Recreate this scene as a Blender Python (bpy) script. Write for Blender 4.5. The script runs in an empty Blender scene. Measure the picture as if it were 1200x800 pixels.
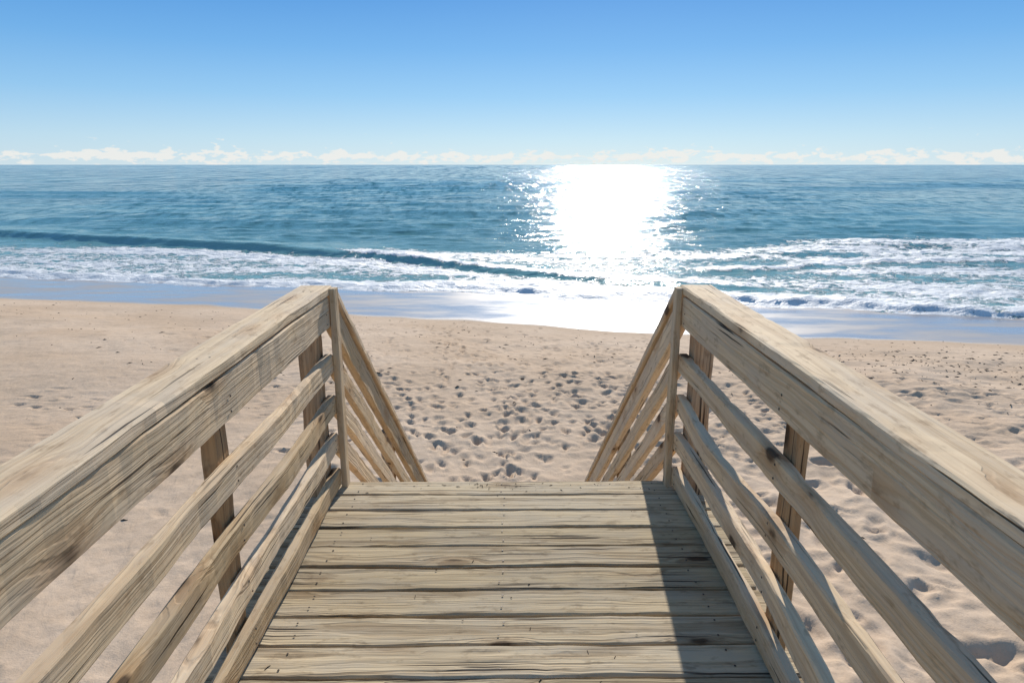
import bpy, math, random
import numpy as np
from mathutils import Vector
random.seed(7); rng=np.random.default_rng(11)
scene=bpy.context.scene
R=math.radians
SUN_EL=28.0; SUN_AZ=9.0
SEA=-3.7
# ------------------------------------------------------------------ helpers
class NT:
    def __init__(s,tree):
        s.t=tree; s.n=tree.nodes; s.l=tree.links
    def new(s,typ,**k):
        n=s.n.new(typ)
        for a,b in k.items(): setattr(n,a,b)
        return n
    def put(s,sock,v):
        if isinstance(v,bpy.types.NodeSocket): s.l.new(v,sock)
        elif v is not None: sock.default_value=v
    def m(s,op,a,b=None,c=None,clamp=False):
        n=s.new('ShaderNodeMath',operation=op,use_clamp=clamp)
        s.put(n.inputs[0],a)
        if b is not None: s.put(n.inputs[1],b)
        if c is not None: s.put(n.inputs[2],c)
        return n.outputs[0]
    def mr(s,v,a,b,c=0.0,d=1.0,smooth=True):
        n=s.new('ShaderNodeMapRange',interpolation_type='SMOOTHSTEP' if smooth else 'LINEAR')
        s.put(n.inputs[0],v); s.put(n.inputs[1],a); s.put(n.inputs[2],b); s.put(n.inputs[3],c); s.put(n.inputs[4],d)
        return n.outputs[0]
    def vm(s,op,a,b=None):
        n=s.new('ShaderNodeVectorMath',operation=op)
        s.put(n.inputs[0],a)
        if b is not None: s.put(n.inputs[1],b)
        return n.outputs[0]
    def scale(s,v,f):
        n=s.new('ShaderNodeVectorMath',operation='SCALE'); s.put(n.inputs[0],v); s.put(n.inputs['Scale'],f); return n.outputs[0]
    def noise(s,vec,scale,detail=3,rough=.5,dist=0.0,out='Fac'):
        n=s.new('ShaderNodeTexNoise'); s.put(n.inputs['Vector'],vec)
        n.inputs['Scale'].default_value=scale; n.inputs['Detail'].default_value=detail
        n.inputs['Roughness'].default_value=rough; n.inputs['Distortion'].default_value=dist
        return n.outputs[out]
    def mix(s,f,a,b,blend='MIX'):
        n=s.new('ShaderNodeMix',data_type='RGBA',blend_type=blend)
        s.put(n.inputs[0],f); s.put(n.inputs[6],a); s.put(n.inputs[7],b)
        return n.outputs[2]
    def bump(s,h,strength,dist,normal=None):
        n=s.new('ShaderNodeBump'); s.put(n.inputs['Height'],h)
        n.inputs['Strength'].default_value=strength; n.inputs['Distance'].default_value=dist
        if normal is not None: s.put(n.inputs['Normal'],normal)
        return n.outputs[0]
    def attr(s,name,out='Fac'):
        n=s.new('ShaderNodeAttribute',attribute_name=name); return n.outputs[out]
def newmat(name):
    m=bpy.data.materials.new(name); m.use_nodes=True
    nt=NT(m.node_tree); b=m.node_tree.nodes['Principled BSDF']
    return m,nt,b
def C(r,g,b): return (r,g,b,1.0)
# ------------------------------------------------------------------ materials
def wood(name,light,dark,grey,greyamt,ring=100.0,ringamt=.7,fibamt=.6,ck=.64):
    m,nt,b=newmat(name)
    co=nt.attr('bco','Vector'); tint=nt.attr('tint')
    sep=nt.new('ShaderNodeSeparateXYZ'); nt.put(sep.inputs[0],co)
    u,v,w=sep.outputs
    vor=nt.new('ShaderNodeTexVoronoi'); nt.put(vor.inputs['Vector'],nt.vm('MULTIPLY',co,(3.0,9.0,6.0)))
    vor.inputs['Scale'].default_value=1.0
    d=nt.m('ADD',vor.outputs['Distance'],nt.m('MULTIPLY_ADD',nt.noise(nt.vm('MULTIPLY',co,(30,60,60)),1.0,1),.08,-.04))
    vs=nt.new('ShaderNodeSeparateColor'); nt.put(vs.inputs[0],vor.outputs['Color'])
    gate=nt.m('GREATER_THAN',vs.outputs[0],.45)
    knot=nt.m('MULTIPLY',nt.mr(d,.09,.17,1,0),gate)
    halo=nt.m('MULTIPLY',nt.mr(d,.08,.48,1,0),gate)
    lown=nt.noise(nt.vm('MULTIPLY',co,(1.3,6,6)),1.0,2,.55)
    rr=nt.m('SQRT',nt.m('ADD',nt.m('MULTIPLY',v,v),nt.m('MULTIPLY',w,w)))
    r=nt.m('ADD',nt.m('MULTIPLY_ADD',lown,.065,rr),nt.m('MULTIPLY',halo,.024))
    cx=nt.new('ShaderNodeCombineXYZ'); nt.put(cx.inputs[0],nt.m('MULTIPLY',r,ring)); nt.put(cx.inputs[1],nt.m('MULTIPLY',u,.25)); nt.put(cx.inputs[2],tint)
    rings=nt.mr(nt.noise(cx.outputs[0],1.0,1,.6),.46,.62)
    fib=nt.noise(nt.vm('MULTIPLY',co,(5.0,230,230)),1.0,2,.6)
    fib2=nt.noise(nt.vm('MULTIPLY',co,(1.8,60,60)),1.0,3,.7)
    stain=nt.noise(nt.vm('MULTIPLY',co,(2.6,11,11)),1.0,3,.65)
    blot=nt.noise(nt.vm('MULTIPLY',co,(11,26,26)),1.0,3,.72)
    crack=nt.m('MULTIPLY',nt.mr(nt.noise(nt.vm('MULTIPLY',co,(1.5,80,80)),1.0,1,.5),ck,ck+.05),nt.mr(lown,.42,.55))
    c=nt.mix(nt.m('MULTIPLY',rings,ringamt),light,dark)
    c=nt.mix(nt.mr(fib2,.42,.66,0,fibamt),c,dark)
    c=nt.mix(nt.mr(fib,.3,.75,.0,.3),c,light)
    c=nt.mix(nt.m('MULTIPLY',nt.mr(stain,.40,.62),greyamt),c,grey)
    c=nt.mix(nt.mr(blot,.54,.70,0,.45),c,C(dark[0]*.65,dark[1]*.62,dark[2]*.58))
    c=nt.mix(nt.m('MULTIPLY',halo,.45),c,C(dark[0]*.95,dark[1]*.74,dark[2]*.5))
    c=nt.mix(nt.m('MULTIPLY',knot,.9),c,C(.06,.034,.018))
    c=nt.mix(nt.m('MULTIPLY',crack,.9),c,C(.03,.02,.014))
    hs=nt.new('ShaderNodeHueSaturation'); nt.put(hs.inputs['Color'],c)
    nt.put(hs.inputs['Value'],nt.mr(tint,0,1,.80,1.18,False)); nt.put(hs.inputs['Saturation'],nt.mr(tint,0,1,1.1,.93,False))
    nt.put(b.inputs['Base Color'],hs.outputs[0])
    b.inputs['Roughness'].default_value=.8
    b.inputs['Specular IOR Level'].default_value=.2
    h=nt.m('SUBTRACT',nt.m('ADD',nt.m('MULTIPLY',fib2,1.2),nt.m('MULTIPLY',rings,-.35)),nt.m('MULTIPLY',crack,1.8))
    nt.put(b.inputs['Normal'],nt.bump(h,.7,.005))
    return m
M_rail=wood('weathered_rail_wood',C(.74,.56,.35),C(.40,.26,.14),C(.58,.47,.345),.5,95,.5,.42,.665)
M_deck=wood('weathered_deck_wood',C(.58,.47,.305),C(.22,.155,.09),C(.45,.385,.285),.6,80,.75,.55,.65)
M_post=wood('post_wood',C(.54,.35,.19),C(.27,.155,.08),C(.42,.32,.21),.4)
M_screw,nt,b=newmat('rusty_screw'); b.inputs['Base Color'].default_value=C(.06,.05,.045); b.inputs['Metallic'].default_value=.6; b.inputs['Roughness'].default_value=.5

# sand
M_sand,nt,b=newmat('beach_sand')
geo=nt.new('ShaderNodeNewGeometry'); P=geo.outputs['Position']
wet=nt.attr('wet'); damp=nt.attr('damp')
n1=nt.noise(P,.35,3); n2=nt.noise(P,6,4,.65); n3=nt.noise(P,90,1,.6)
c=nt.mix(nt.mr(n1,.3,.7),C(.56,.41,.28),C(.64,.49,.355))
c=nt.mix(nt.mr(n2,.35,.7,0,.35),c,C(.45,.325,.215))
c=nt.mix(nt.mr(n3,.55,.8,0,.35),c,C(.34,.25,.175))
c=nt.mix(nt.m('MULTIPLY',damp,.5),c,C(.44,.33,.23))
c=nt.mix(wet,c,C(.44,.385,.33))
nt.put(b.inputs['Base Color'],c)
rw=nt.noise(nt.vm('MULTIPLY',P,(.30,1.1,1)),1.0,4,.6)
nt.put(b.inputs['Roughness'],nt.mix(wet,C(.95,.95,.95),nt.mr(rw,.3,.7,.24,.48)))
nt.put(b.inputs['Specular IOR Level'],nt.mr(wet,0,1,.15,.6,False))
nt.put(b.inputs['Coat Weight'],nt.m('MULTIPLY',wet,nt.mr(rw,.38,.62,.9,.15))); b.inputs['Coat Roughness'].default_value=.15; b.inputs['Coat IOR'].default_value=1.4
rip=nt.noise(nt.vm('MULTIPLY',P,(7,3,3)),1.0,2,.6,.6)
hh=nt.m('ADD',nt.m('MULTIPLY',rip,1.0),nt.m('MULTIPLY',n3,.12))
bn=nt.new('ShaderNodeBump'); nt.put(bn.inputs['Height'],nt.m('ADD',hh,nt.m('MULTIPLY',n2,.8)))
nt.put(bn.inputs['Strength'],nt.mr(wet,0,1,.8,.05,False)); bn.inputs['Distance'].default_value=.02
nt.put(b.inputs['Normal'],bn.outputs[0]); nt.put(b.inputs['Coat Normal'],bn.outputs[0])

# water
M_sea,nt,b=newmat('ocean_water')
geo=nt.new('ShaderNodeNewGeometry'); P=geo.outputs['Position']
sp=nt.new('ShaderNodeSeparateXYZ'); nt.put(sp.inputs[0],P); PY=sp.outputs[1]
foam=nt.attr('foam'); shal=nt.attr('shallow')
Pa=nt.vm('MULTIPLY',P,(.38,1,1))
a1=nt.noise(Pa,2.2,3,.6); a2=nt.noise(Pa,9,2,.6); a0=nt.noise(Pa,.45,2,.6)
h=nt.m('ADD',nt.m('ADD',nt.m('MULTIPLY',a1,.13),nt.m('MULTIPLY',a2,.03)),nt.m('MULTIPLY',a0,.20))
patch=nt.noise(nt.vm('MULTIPLY',P,(.006,.03,1)),1.0,4,.6)
deep=nt.mix(nt.mr(patch,.35,.65),C(.016,.14,.15),C(.045,.22,.225))
wc=nt.mix(shal,deep,C(.20,.40,.38))
f1=nt.noise(nt.vm('MULTIPLY',P,(.8,1.1,1)),1.6,6,.72,.5)
wn=nt.noise(P,1.2,2,out='Color')
def vor_edge(sc,amp):
    wv=nt.new('ShaderNodeTexVoronoi',feature='DISTANCE_TO_EDGE')
    nt.put(wv.inputs['Vector'],nt.vm('ADD',P,nt.vm('MULTIPLY',wn,(amp,amp,0)))); wv.inputs['Scale'].default_value=sc
    return wv.outputs['Distance']
lace=nt.mr(vor_edge(1.1,1.6),.02,.16,1,0); lace2=nt.mr(vor_edge(3.0,.9),.02,.14,1,0)
fm=nt.m('ADD',nt.m('ADD',f1,nt.m('MULTIPLY_ADD',lace2,.06,nt.m('MULTIPLY',lace,.11))),nt.m('MULTIPLY_ADD',foam,.62,-.39))
fmask=nt.mr(fm,.46,.61)
fmask=nt.m('MULTIPLY',fmask,nt.mr(foam,.02,.12))
nt.put(b.inputs['Base Color'],nt.mix(fmask,wc,C(.80,.82,.82)))
nt.put(b.inputs['Roughness'],nt.m('MAXIMUM',.11,nt.m('MULTIPLY',fmask,.5)))
b.inputs['IOR'].default_value=1.33
bn=nt.bump(h,1.0,1.0)
bn2=nt.bump(nt.m('MULTIPLY',fmask,f1),1.0,.16,bn)
def lay(sx,sy,det):
    return nt.vm('SUBTRACT',nt.noise(nt.vm('MULTIPLY',P,(sx,sy,1)),1.0,det,.68,out='Color'),(.5,.5,.5))
wA=nt.m('MULTIPLY',nt.mr(PY,38,75),nt.mr(PY,120,260,1,.35))
wB=nt.m('MULTIPLY',nt.mr(PY,80,200),nt.mr(PY,600,1500,1,.4))
wC=nt.mr(PY,400,1200)
sv=nt.vm('ADD',nt.scale(lay(1.0,.32,3),wA),nt.vm('ADD',nt.scale(lay(.26,.040,4),wB),nt.scale(lay(.05,.0035,4),wC)))
gust=nt.mr(nt.noise(nt.vm('MULTIPLY',P,(.02,.012,1)),1.0,3,.6),.3,.7,.7,1.3)
xw=nt.mr(PY,45,260,.42,.72)
cxn=nt.new('ShaderNodeCombineXYZ'); nt.put(cxn.inputs[0],xw); cxn.inputs[1].default_value=1.35; cxn.inputs[2].default_value=0
slope=nt.scale(nt.vm('MULTIPLY',sv,cxn.outputs[0]),gust)
nn=nt.vm('NORMALIZE',nt.vm('ADD',bn2,slope))
nt.put(b.inputs['Normal'],nn)

M_weed,nt,b=newmat('dry_seaweed'); b.inputs['Base Color'].default_value=C(.07,.05,.035); b.inputs['Roughness'].default_value=.9

# ------------------------------------------------------------------ boards
def empty(name,loc=(0,0,0)):
    o=bpy.data.objects.new(name,None); scene.collection.objects.link(o); o.location=loc; return o
def board(name,parent,p0,p1,w,h,mat,up=(0,0,1),bend=None,segs=None,ch=.004,jit=.0012,tint=None):
    p0=Vector(p0);p1=Vector(p1);ax=(p1-p0);L=ax.length;ax.normalize()
    up=Vector(up); side=ax.cross(up).normalized(); up=side.cross(ax).normalized()
    n=segs or max(2,int(L/.05))
    a,bb=w/2,h/2
    prof=[(-a+ch,-bb),(a-ch,-bb),(a,-bb+ch),(a,bb-ch),(a-ch,bb),(-a+ch,bb),(-a,bb-ch),(-a,-bb+ch)]
    us=[0.0,ch]+[L*i/n for i in range(1,n)]+[L-ch,L]
    V=[];A=[]
    so=random.uniform(0,60); v0=random.uniform(-.07,.07); w0=random.choice([-1,1])*random.uniform(.02,.13)
    ph=[random.uniform(0,6.28) for _ in range(4)]
    for k,uu in enumerate(us):
        sc=1-(ch/max(a,bb) if k in(0,len(us)-1) else 0)
        off=Vector((0,0,0))
        t=uu/L
        if bend: off=Vector(bend(t))
        ws=jit*math.sin(uu*7+ph[0])+jit*.6*math.sin(uu*17+ph[1]); wu=jit*math.sin(uu*5+ph[2])
        chip=random.random()<.06
        for q_,(x,y) in enumerate(prof):
            jx=x+(random.uniform(-1,1)*jit*.6)+ (ws if x>0 else -ws*.7)
            jy=y+(random.uniform(-1,1)*jit*.35)+wu*.5
            if chip and q_ in (4,3): jx-=ch*.6; jy-=ch*.4
            q=p0+ax*uu+side*jx*sc+up*jy*sc+off
            V.append(q); A.append((uu+so,x+v0,y+w0))
    F=[]
    m=len(us)
    for k in range(m-1):
        for j in range(8):
            j2=(j+1)%8
            F.append((k*8+j,k*8+j2,(k+1)*8+j2,(k+1)*8+j))
    F.append(tuple(range(7,-1,-1))); F.append(tuple((m-1)*8+j for j in range(8)))
    me=bpy.data.meshes.new(name); me.from_pydata([tuple(v) for v in V],[],F)
    me.attributes.new('bco','FLOAT_VECTOR','POINT').data.foreach_set('vector',np.array(A,dtype=np.float32).ravel())
    tt=random.random() if tint is None else tint
    me.attributes.new('tint','FLOAT','POINT').data.foreach_set('value',np.full(len(V),tt,dtype=np.float32))
    me.materials.append(mat); me.validate()
    import bmesh
    bm=bmesh.new(); bm.from_mesh(me); bmesh.ops.recalc_face_normals(bm,faces=bm.faces); bm.to_mesh(me); bm.free()
    o=bpy.data.objects.new(name,me); scene.collection.objects.link(o); o.parent=parent
    return o
def screws(name,parent,pts,r=.004,nrm='z'):
    V=[];F=[]
    for (x,y,z) in pts:
        s=len(V)
        for lev,rr in ((0,r),(.0012,r*.8)):
            for k in range(8):
                a=k*math.pi/4
                if nrm=='z': V.append((x+rr*math.cos(a),y+rr*math.sin(a),z+lev))
                else:
                    V.append((x+nrm*lev,y+rr*math.cos(a),z+rr*math.sin(a)))
        for k in range(8): F.append((s+k,s+(k+1)%8,s+8+(k+1)%8,s+8+k))
        F.append(tuple(s+8+k for k in range(8)))
    me=bpy.data.meshes.new(name); me.from_pydata(V,[],F); me.materials.append(M_screw)
    o=bpy.data.objects.new(name,me); scene.collection.objects.link(o); o.parent=parent; return o

END=3.07
# deck ---------------------------------------------------------------
deck=empty('wooden_boardwalk')
pitch=.1475; y=END-.07; k=0; sp_pts=[]
while y>-2.2:
    k+=1
    cup=random.uniform(-.003,.003)
    rot=random.uniform(-.003,.003)
    zz=-.019+random.uniform(-.002,.002)
    board('deck_board_%d'%k,deck,(-.925+random.uniform(-.008,.008),y-rot,zz),(.925+random.uniform(-.008,.008),y+rot,zz),.1385,.038,M_deck,ch=.006,
          bend=lambda t,c=cup:(0,c*math.sin(t*math.pi),0),jit=.0024)
    for sx in (-.70,-.02,.70):
        for dy in (-.035,.035): sp_pts.append((sx+random.uniform(-.01,.01),y+dy+random.uniform(-.006,.006),.0025))
    y-=pitch
screws('deck_screws',deck,sp_pts,.0038)
for i,sx in enumerate((-.72,-.02,.72)):
    board('joist_%d'%i,deck,(sx,-2.2,-.135),(sx,END-.06,-.135),.038,.184,M_post)
board('end_joist',deck,(-.80,END-.037,-.135),(.80,END-.037,-.135),.038,.184,M_post)
for i,yy in enumerate((2.93,1.84,-.3)):
    board('beam_%d'%i,deck,(-.80,yy,-.32),(.80,yy,-.32),.089,.18,M_post)
# railings ----------------------------------------------------------
def railing(sgn):
    g=empty('wooden_railing')
    X=lambda v:sgn*v
    Y0,Y1=-2.0,3.055
    board('post_1',g,(X(.877),2.955,-3.3),(X(.877),2.955,.928),.089,.089,M_post,up=(0,1,0),jit=.002)
    for i,py in enumerate((1.86,.55,-.8)):
        board('post_%d'%(i+2),g,(X(.852),py,-3.3),(X(.852),py,.928),.040,.089,M_post,up=(0,1,0),jit=.002)
    board('cap_rail',g,(X(.862),Y0,.951),(X(.862),Y1+.01,.951),.142,.038,M_rail,ch=.006,tint=.8,bend=lambda t:(0,0,.004*math.sin(t*9)),jit=.0018)
    board('apron_rail',g,(X(.811),Y0,.860),(X(.811),Y1-.045,.860),.038,.138,M_rail,ch=.005,tint=.6,jit=.0016)
    tops=[.665,.470,.283,.105]
    for i,t in enumerate(tops):
        if sgn>0:
            A=[.004,-.022,.030,.015][i]; S=[-.004,-.022,-.022,-.008][i]
        else:
            A=[.004,.010,-.006,.004][i]; S=[-.006,-.012,-.006,.0][i]
        def bend(tt,A=A,S=S):
            yy=Y0+(Y1-Y0)*tt
            q=math.sin((yy-1.86)/(3.0-1.86)*math.pi) if yy>1.86 else -math.sin((1.86-yy)/1.31*math.pi)*1.0
            return (A*q*.6,0,S*abs(q)**1.6)
        board('guard_rail_%d'%(i+1),g,(X(.811),Y0,t-.0445),(X(.811),Y1-.045,t-.0445),.038,.089,M_rail,ch=.006,bend=bend,jit=.0022)
    board('end_trim',g,(X(.776),3.03,-.17),(X(.776),3.03,.965),.030,.060,M_rail,up=(0,1,0),tint=.5)
    pts=[]
    for py in (2.955,1.86,.55,-.8):
        for t in tops+[.88]:
            for dz in (-.02,-.065): pts.append((X(.7905),py+random.uniform(-.01,.01),t+dz))
    screws('rail_screws',g,pts,.004,nrm=-sgn)
    screws('cap_screws',g,[(X(.84+.03*j),py+random.uniform(-.01,.01),.9715) for py in (2.9,1.86,.55) for j in (0,1)],.004)
railing(-1); railing(1)
# staircase ---------------------------------------------------------
st=empty('wooden_staircase')
ang=R(38.5); ta=math.tan(ang)
Ys=3.075; Ye=6.45
def sl(x,z,y0=Ys,y1=Ye): return (x,y0,z),(x,y1,z-(y1-y0)*ta)
upv=(0,math.sin(ang),math.cos(ang))
for sgn,nm in((-1,'port'),(1,'star')):
    p0,p1=sl(sgn*.845,.945); board('stair_cap_%s'%nm,st,p0,p1,.142,.038,M_rail,up=upv,tint=.7,ch=.006)
    p0,p1=sl(sgn*.811,.835); board('stair_apron_%s'%nm,st,p0,p1,.038,.12,M_rail,up=upv)
    for i,t in enumerate((.60,.40,.20)):
        p0,p1=sl(sgn*.811,t); board('stair_guard_rail_%s_%d'%(nm,i),st,p0,p1,.038,.089,M_rail,up=upv,jit=.002)
    for i,yy in enumerate((4.7,6.25)):
        zt=.90-(yy-Ys)*ta
        board('stair_post_%s_%d'%(nm,i),st,(sgn*.877,yy,-3.3),(sgn*.877,yy,zt),.089,.089,M_post,up=(0,1,0))
    p0,p1=sl(sgn*.77,-.20,Ys+.01,6.15); board('stringer_%s'%nm,st,p0,p1,.038,.28,M_post,up=upv)
rise=.195; run=rise/ta
for i in range(1,13):
    yy=END+.03+run*(i-.5); zz=-rise*i-.019+.0
    for j in (0,1): board('tread_%d_%d'%(i,j),st,(-.745,yy-.055+j*.115,zz),(.745,yy-.055+j*.115,zz),.11,.036,M_deck)
# ------------------------------------------------------------------ terrain maths
def vnoise(x,y,seed=0):
    r=np.random.default_rng(seed).random((256,256))
    xi=np.floor(x).astype(int); yi=np.floor(y).astype(int); fx=x-xi; fy=y-yi
    fx=fx*fx*(3-2*fx); fy=fy*fy*(3-2*fy)
    a=r[xi%256,yi%256]; b_=r[(xi+1)%256,yi%256]; c_=r[xi%256,(yi+1)%256]; d=r[(xi+1)%256,(yi+1)%256]
    return (a*(1-fx)+b_*fx)*(1-fy)+(c_*(1-fx)+d*fx)*fy
def ss(v,a,b):
    t=np.clip((v-a)/(b-a),0,1); return t*t*(3-2*t)
def curve(x,xs,ys,soft=1.5):
    return (np.interp(x-soft,xs,ys)+np.interp(x,xs,ys)*2+np.interp(x+soft,xs,ys))/4
def shoreY(x): return curve(x,[-60,-20.9,-9.6,-3,2.8,8.1,15.4,40],[33.4,26.8,24.6,22.9,21.2,20.2,19.2,15.9])+.5*(vnoise(x*.25+50,x*0,5)-.5)
def foamY(x): return curve(x,[-60,-25,-15.7,-7.4,0,6.2,9.8,18.4,50],[39,32.8,30.6,28.7,27.3,25.8,24.5,23.0,20])+1.3*(vnoise(x*.33+90,x*0,6)-.5)+.35*(vnoise(x*1.3+90,x*0,8)-.5)
def crestY(x): return curve(x,[-80,-39.3,-26.2,-12.9,-7.3,-1.7,3,6.7,20],[70,52.8,46.9,41.4,39,34.4,31.4,29.9,26],1.0)+.5*(vnoise(x*.3+20,x*0,9)-.5)
def grid(name,xs,ys,zf,mat,attrs):
    X,Y=np.meshgrid(xs,ys); nx,ny=len(xs),len(ys)
    Z=zf(X,Y)
    co=np.stack([X,Y,Z],-1).reshape(-1,3).astype(np.float32)
    i=np.arange(nx*ny).reshape(ny,nx)
    q=np.stack([i[:-1,:-1],i[:-1,1:],i[1:,1:],i[1:,:-1]],-1).reshape(-1)
    nf=(nx-1)*(ny-1)
    me=bpy.data.meshes.new(name); me.vertices.add(nx*ny); me.vertices.foreach_set('co',co.ravel())
    me.loops.add(nf*4); me.loops.foreach_set('vertex_index',q.astype(np.int32))
    me.polygons.add(nf); me.polygons.foreach_set('loop_start',(np.arange(nf)*4).astype(np.int32))
    me.polygons.foreach_set('loop_total',np.full(nf,4,dtype=np.int32))
    me.update(calc_edges=True)
    for n,f in attrs.items():
        me.attributes.new(n,'FLOAT','POINT').data.foreach_set('value',f(X,Y).ravel().astype(np.float32))
    me.polygons.foreach_set('use_smooth',np.ones(nf,dtype=bool))
    me.materials.append(mat)
    o=bpy.data.objects.new(name,me); scene.collection.objects.link(o); return o,X,Y,Z
def geom(start,step,factor,end):
    out=[];v=start
    while v<end: step*=factor; v+=step; out.append(v)
    return out
# sand --------------------------------------------------------------
xr=list(np.arange(0,7,.04))+list(np.arange(7,19,.08)); xr+=geom(19,.08,1.25,4000)
xs=np.array([-v for v in xr[:0:-1]]+xr)
ys=list(np.arange(3,14,.04))+list(np.arange(14,34,.08)); ys+=geom(34,.1,1.2,140)
yb=[-v+3 for v in geom(0,.04,1.25,2500)][::-1]
ys=np.array(yb+ys)
fps=[]
def fp(x,y,a,s=1.0,d=.03): fps.append((x,y,a,s,d))
rr=random
for tr in range(50):
    x=rr.gauss(0,1.2); y=rr.uniform(5.5,10); a=rr.gauss(0,.42); sgn=1
    for i in range(rr.randint(8,28)):
        a+=rr.gauss(0,.07); x+=math.sin(a)*.62; y+=math.cos(a)*.62; sgn*=-1
        if y>26: break
        fp(x+sgn*.11*math.cos(a),y-sgn*.11*math.sin(a),a+rr.gauss(0,.12),rr.uniform(.8,1.15),rr.uniform(.015,.05))
for tr in range(36):
    y=rr.triangular(9,21,16); x=rr.uniform(-19,10); a=math.pi/2+.2+rr.gauss(0,.12); sgn=1
    for i in range(rr.randint(10,40)):
        a+=rr.gauss(0,.04); x+=math.sin(a)*.66; y+=math.cos(a)*.66; sgn*=-1
        fp(x+sgn*.11*math.cos(a),y-sgn*.11*math.sin(a),a,rr.uniform(.85,1.1),rr.uniform(.015,.03))
for i in range(760):
    fp(rr.uniform(1.2,10),rr.uniform(3,14),rr.uniform(-3,3),rr.uniform(1.0,1.8),rr.uniform(.015,.045))
for i in range(200):
    fp(rr.uniform(-9,-1.2),rr.uniform(3,14),rr.uniform(-3,3),rr.uniform(.8,1.5),rr.uniform(.006,.018))
def sandZ(X,Y):
    s=Y-shoreY(X)
    up=np.where(s<0,1.12*(1-np.exp(-np.clip(-s,0,500)/13.5*1.25))/ (1-np.exp(-1.55)) ,0)
    up=np.minimum(up,1.35)
    dn=np.where(s>0,-.015*np.clip(s,0,6.5)-.06*np.clip(s-6.5,0,60),0)
    Z=-3.60+up+dn
    dry=ss(-s,.0,2.5)
    side=.42+.55*ss(X,-2.5,1.5)
    near=ss(-s,1,4)
    z=(vnoise(X*.35,Y*.35,21)-.5)*.18
    z+=(vnoise(X*1.3,Y*1.3,22)-.5)*.09*side
    z+=-np.abs(vnoise(X*3.1,Y*3.1,23)-.5)*.075*side
    z+=(vnoise(X*7,Y*7,24)-.5)*.020*side
    z+=(vnoise(X*14+9,Y*14,25)-.5)*.006
    Z=Z+z*dry*(.35+.65*near)
    return Z
sand,SX,SY,SZ=grid('sand_beach',xs,ys,sandZ,M_sand,{
    'wet':lambda X,Y: ss(Y-shoreY(X)+.5*(vnoise(X*.8,Y*2,61)-.5),-.15,.35),
    'damp':lambda X,Y: ss(Y-shoreY(X),-1.6,-.1)*.8})
for (x,y,a,s,d) in fps:
    if y-float(shoreY(np.array([x]))[0])>-.3: continue
    i0,i1=np.searchsorted(xs,[x-.4,x+.4]); j0,j1=np.searchsorted(ys,[y-.4,y+.4])
    if i1-i0<3 or j1-j0<3: continue
    X=SX[j0:j1,i0:i1]-x; Y=SY[j0:j1,i0:i1]-y
    l=(X*math.sin(a)+Y*math.cos(a))/(.125*s); t=(X*math.cos(a)-Y*math.sin(a))/(.058*s)
    q=np.sqrt(l*l+t*t)+.35*(vnoise(X*9+x*7,Y*9+y*7,77)-.5)
    SZ[j0:j1,i0:i1]+= -d*(1-ss(q,.4,1.3))+d*.35*np.exp(-((q-1.5)/.35)**2)
sand.data.vertices.foreach_set('co',np.stack([SX,SY,SZ],-1).reshape(-1).astype(np.float32)); sand.data.update()
# sea ---------------------------------------------------------------
xr=list(np.arange(0,34,.14)); xr+=geom(34,.14,1.18,30000)
xs2=np.array([-v for v in xr[:0:-1]]+xr)
ys2=list(np.arange(15,56,.12)); ys2+=geom(56,.12,1.02,400); ys2+=geom(400,8,1.15,40000)
ys2=np.array(ys2)
comps=[]
for i in range(60):
    lam=.9*(14/.9)**rng.random(); th=rng.normal(0,.4)
    comps.append((2*math.pi/lam*math.sin(th),2*math.pi/lam*math.cos(th),rng.random()*6.28,.0032*lam**.85,lam))
def seaZ(X,Y):
    s=Y-foamY(X)
    dyv=np.gradient(ys2); DY=np.repeat(dyv[:,None],X.shape[1],1)
    dxv=np.gradient(xs2); DX=np.repeat(dxv[None,:],X.shape[0],0)
    z=np.zeros_like(X)
    for kx,ky,ph,a,lam in comps:
        att=1-ss(np.maximum(DY,DX*.6),lam*.2,lam*.42)
        z+=a*att*np.sin(kx*X+ky*Y+ph)
    z*=.15+.85*ss(s,3,20)
    far=ss(Y-crestY(X),4,14)*(1-ss(DY,3,7))
    warp=Y+.12*X+6*vnoise(X*.03+7,Y*.02,31)
    env=ss(vnoise(X*.025+3,Y*.045,33),.35,.75)
    sw=np.sin(warp*2*math.pi/15.5); z+=far*env*.26*np.where(sw>0,sw**3,sw*.15)
    t=Y-crestY(X)
    amp=np.interp(X,[-70,-45,-25,-8,-2,3,8,12],[.1,.42,.46,.40,.34,.26,.16,0])*(.82+.36*vnoise(X*.25,X*0,34))
    front=np.exp(-np.clip(-t,0,None)**2/.65**2); back=np.exp(-np.clip(t,0,None)**2/3.0**2)
    z+=amp*np.where(t<0,front,back)
    t2=Y-(foamY(X)+.8+.5*vnoise(X*.5,X*0,36))
    amp2=.10*ss(X,4,9)+.09
    z+=amp2*np.where(t2<0,np.exp(-t2**2/.25**2),np.exp(-t2**2/1.6**2))
    t3=Y-(foamY(X)*.45+outerY(X)*.55+1.5*(vnoise(X*.2,X*0,37)-.5))
    z+=.12*ss(X,5,12)*np.where(t3<0,np.exp(-t3**2/.4**2),np.exp(-t3**2/2**2))
    fz=foamD(X,Y)
    z+=fz*((vnoise(X*1.6,Y*1.9,40)-.5)*.12+(vnoise(X*3.6,Y*3.6,41)-.5)*.08)
    base=SEA+.05*(1-np.exp(-np.clip(s,0,50)/.2))
    z=base+z*ss(s,0,.7)
    z=np.where(s<0,SEA-.0-.5*(1-np.exp(s/.6)),z)
    return z
def outerY(X): return curve(X,[-80,-33,-15.5,-6,0,12.8,17.2,35,60],[52,45.5,42.5,43,42,42,47.5,50,51],1.0)
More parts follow.
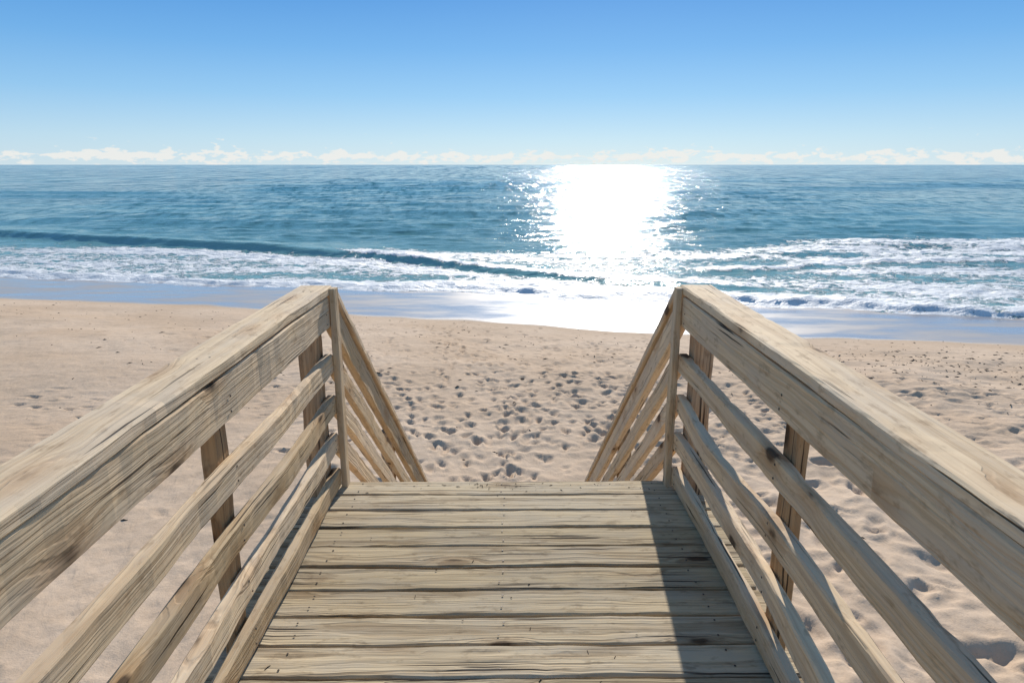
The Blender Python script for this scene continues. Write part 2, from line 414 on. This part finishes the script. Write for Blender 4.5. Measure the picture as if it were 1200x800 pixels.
def foamD(X,Y):
    s=Y-foamY(X); t=Y-crestY(X); o=Y-outerY(X)
    on=(1-ss(X,6,12))*ss(X,-75,-60)
    inner=ss(s,-.1,.15)*(1-ss(o,-3,3.5))
    d=inner*.60
    d+=ss(s,-.1,.1)*(1-ss(s,.5,2.0))*.32
    # thinner, lacy water between successive wash lines
    band=np.sin((s+1.6*(vnoise(X*.18,Y*.1,71)-.5))*2*math.pi/4.6)
    d-=inner*.16*np.clip(-band,0,1)*ss(s,1.2,2.5)
    d+=on*np.exp(-((t+2.0)/1.3)**2)*.40*ss(X,-60,-20)
    brk=ss(X+2.0*(vnoise(X*.4,X*0,51)-.5),-13,-7)*on
    d-=on*(1-brk)*np.exp(-((t+.25)/.9)**2)*.9
    d-=on*(1-brk)*ss(t,.0,1.0)*(1-ss(t,6,8))*.45
    d+=brk*np.exp(-((t-.3)/.6)**2)*.5*(1-ss(X,2,9)*.3)
    d-=brk*np.exp(-((t+.50)/.33)**2)*.65
    d*=(.60+.85*vnoise(X*.22+5,Y*.5,52))
    t3=Y-(foamY(X)*.45+outerY(X)*.55+1.5*(vnoise(X*.2,X*0,37)-.5))
    d+=ss(X,5,12)*(.30*np.exp(-((t3-.2)/.7)**2)-.3*np.exp(-((t3+.8)/.5)**2))
    d+=.17*ss(vnoise(X*.08,Y*.3,53),.5,.8)*(1-ss(o,0,10))*ss(s,0,1)
    return np.clip(d,0,1)
sea,_,_,_=grid('ocean_water',xs2,ys2,seaZ,M_sea,{
    'foam':foamD,
    'shallow':lambda X,Y:np.clip((1-ss(Y-foamY(X),2,26))*.75+.42*(1-ss(Y,45,140)),0,1)})
# debris --------------------------------------------------
def hz(x,y):
    i=min(np.searchsorted(xs,x),len(xs)-1); j=min(np.searchsorted(ys,y),len(ys)-1); return float(SZ[j,i])
def bits(name,lst,parent=None):
    V=[];F=[]
    for x,y,z,s,l,a in lst:
        b0=len(V); ca,sa=math.cos(a),math.sin(a)
        for (u,v,h) in ((-l,-s*.4,0),(l,-s*.3,0),(l*.8,s*.4,0),(-l*.9,s*.3,0),(0,0,s*.7)):
            V.append((x+u*ca-v*sa,y+u*sa+v*ca,z+h))
        F+=[(b0,b0+1,b0+4),(b0+1,b0+2,b0+4),(b0+2,b0+3,b0+4),(b0+3,b0,b0+4)]
    me=bpy.data.meshes.new(name); me.from_pydata(V,[],F); me.materials.append(M_weed)
    o=bpy.data.objects.new(name,me); scene.collection.objects.link(o); o.parent=parent
L=[]
for i in range(1800):
    k=rr.random()
    if k<.6: x=rr.gauss(13.0,3.5); y=rr.gauss(14.8,1.5)-.1*(x-13)
    elif k<.88: x=rr.uniform(-18,16); y=float(shoreY(np.array([x]))[0])-abs(rr.gauss(4,2.2))
    else: x=rr.uniform(-12,12); y=rr.uniform(5,18)
    s=rr.uniform(.008,.034)
    L.append((x,y,hz(x,y),s,s*rr.uniform(1,3),rr.uniform(0,3.14)))
bits('seaweed_debris',L)
L=[]
for i in range(70):
    x=rr.gauss(.12,.3) if i<45 else rr.uniform(-.75,.75); y=(3.04-abs(rr.gauss(0,.05))) if i<45 else rr.uniform(1.2,3.0)
    if abs(x)>.75: continue
    s=rr.uniform(.0015,.005); L.append((x,y,.0015,s,s*rr.uniform(1,3),rr.uniform(0,3.14)))
bits('wood_chips',L,deck)
# ------------------------------------------------------------------ world
w=bpy.data.worlds.new('World'); scene.world=w; w.use_nodes=True
nt=NT(w.node_tree); bg=w.node_tree.nodes['Background']
sky=nt.new('ShaderNodeTexSky',sky_type='NISHITA'); sky.sun_disc=False
sky.sun_elevation=R(SUN_EL); sky.sun_rotation=R(SUN_AZ); sky.altitude=0; sky.air_density=1.0; sky.dust_density=.15; sky.ozone_density=2.5
tc=nt.new('ShaderNodeTexCoord'); D=tc.outputs['Generated']
sp=nt.new('ShaderNodeSeparateXYZ'); nt.put(sp.inputs[0],D); z=sp.outputs[2]
rp=nt.new('ShaderNodeValToRGB'); nt.put(rp.inputs[0],z); cr=rp.color_ramp
def K(r,g,b): return (r,g,b,1)
cr.elements[0].position=0; cr.elements[0].color=K(.60,.76,.88)
cr.elements[1].position=1; cr.elements[1].color=K(.15,.24,.40)
for p,c_ in ((.035,K(.50,.71,.88)),(.09,K(.28,.56,.86)),(.15,K(.145,.42,.80)),(.21,K(.075,.31,.72)),(.45,K(.12,.28,.53))):
    e=cr.elements.new(p); e.color=c_
grad=nt.mix(1.0,rp.outputs[0],C(11.1,11.1,11.1),'MULTIPLY')
cn=nt.noise(nt.vm('MULTIPLY',D,(46,46,115)),1.0,5,.62)
big=nt.noise(nt.vm('MULTIPLY',D,(9,9,9)),1.0,3,.6)
top=nt.m('MAXIMUM',nt.m('MULTIPLY_ADD',big,.070,-.010),.015)
thr=nt.m('ADD',nt.mr(z,.012,top,.39,.66,False),nt.mr(z,.003,.010,.14,0,False))
cl=nt.m('MULTIPLY',nt.mr(nt.m('SUBTRACT',cn,thr),0,.10),.8)
cl=nt.m('MULTIPLY',cl,nt.mr(z,.034,.048,1,0))
tinted=nt.mix(1.0,sky.outputs[0],C(.80,.98,1.22),'MULTIPLY')
c=nt.mix(.22,grad,tinted)
c=nt.mix(cl,c,C(9.9,9.7,9.2))
nt.put(bg.inputs[0],c); bg.inputs[1].default_value=.09
# sun
S=Vector((math.sin(R(SUN_AZ))*math.cos(R(SUN_EL)),math.cos(R(SUN_AZ))*math.cos(R(SUN_EL)),math.sin(R(SUN_EL))))
ld=bpy.data.lights.new('sun','SUN'); ld.energy=5.0; ld.angle=R(.5); ld.color=(1,.93,.84)
lo=bpy.data.objects.new('sun',ld); scene.collection.objects.link(lo); lo.rotation_euler=S.to_track_quat('Z','Y').to_euler(); lo.location=(20,100,60)
# camera
cd=bpy.data.cameras.new('camera'); cd.lens=24; cd.sensor_width=36; cd.clip_start=.05; cd.clip_end=100000
co=bpy.data.objects.new('camera',cd); scene.collection.objects.link(co); co.location=(0,0,1.5); co.rotation_euler=(R(90-14.5),0,R(-.5))
scene.camera=co
scene.view_settings.view_transform='Standard'; scene.view_settings.look='None'; scene.view_settings.exposure=0
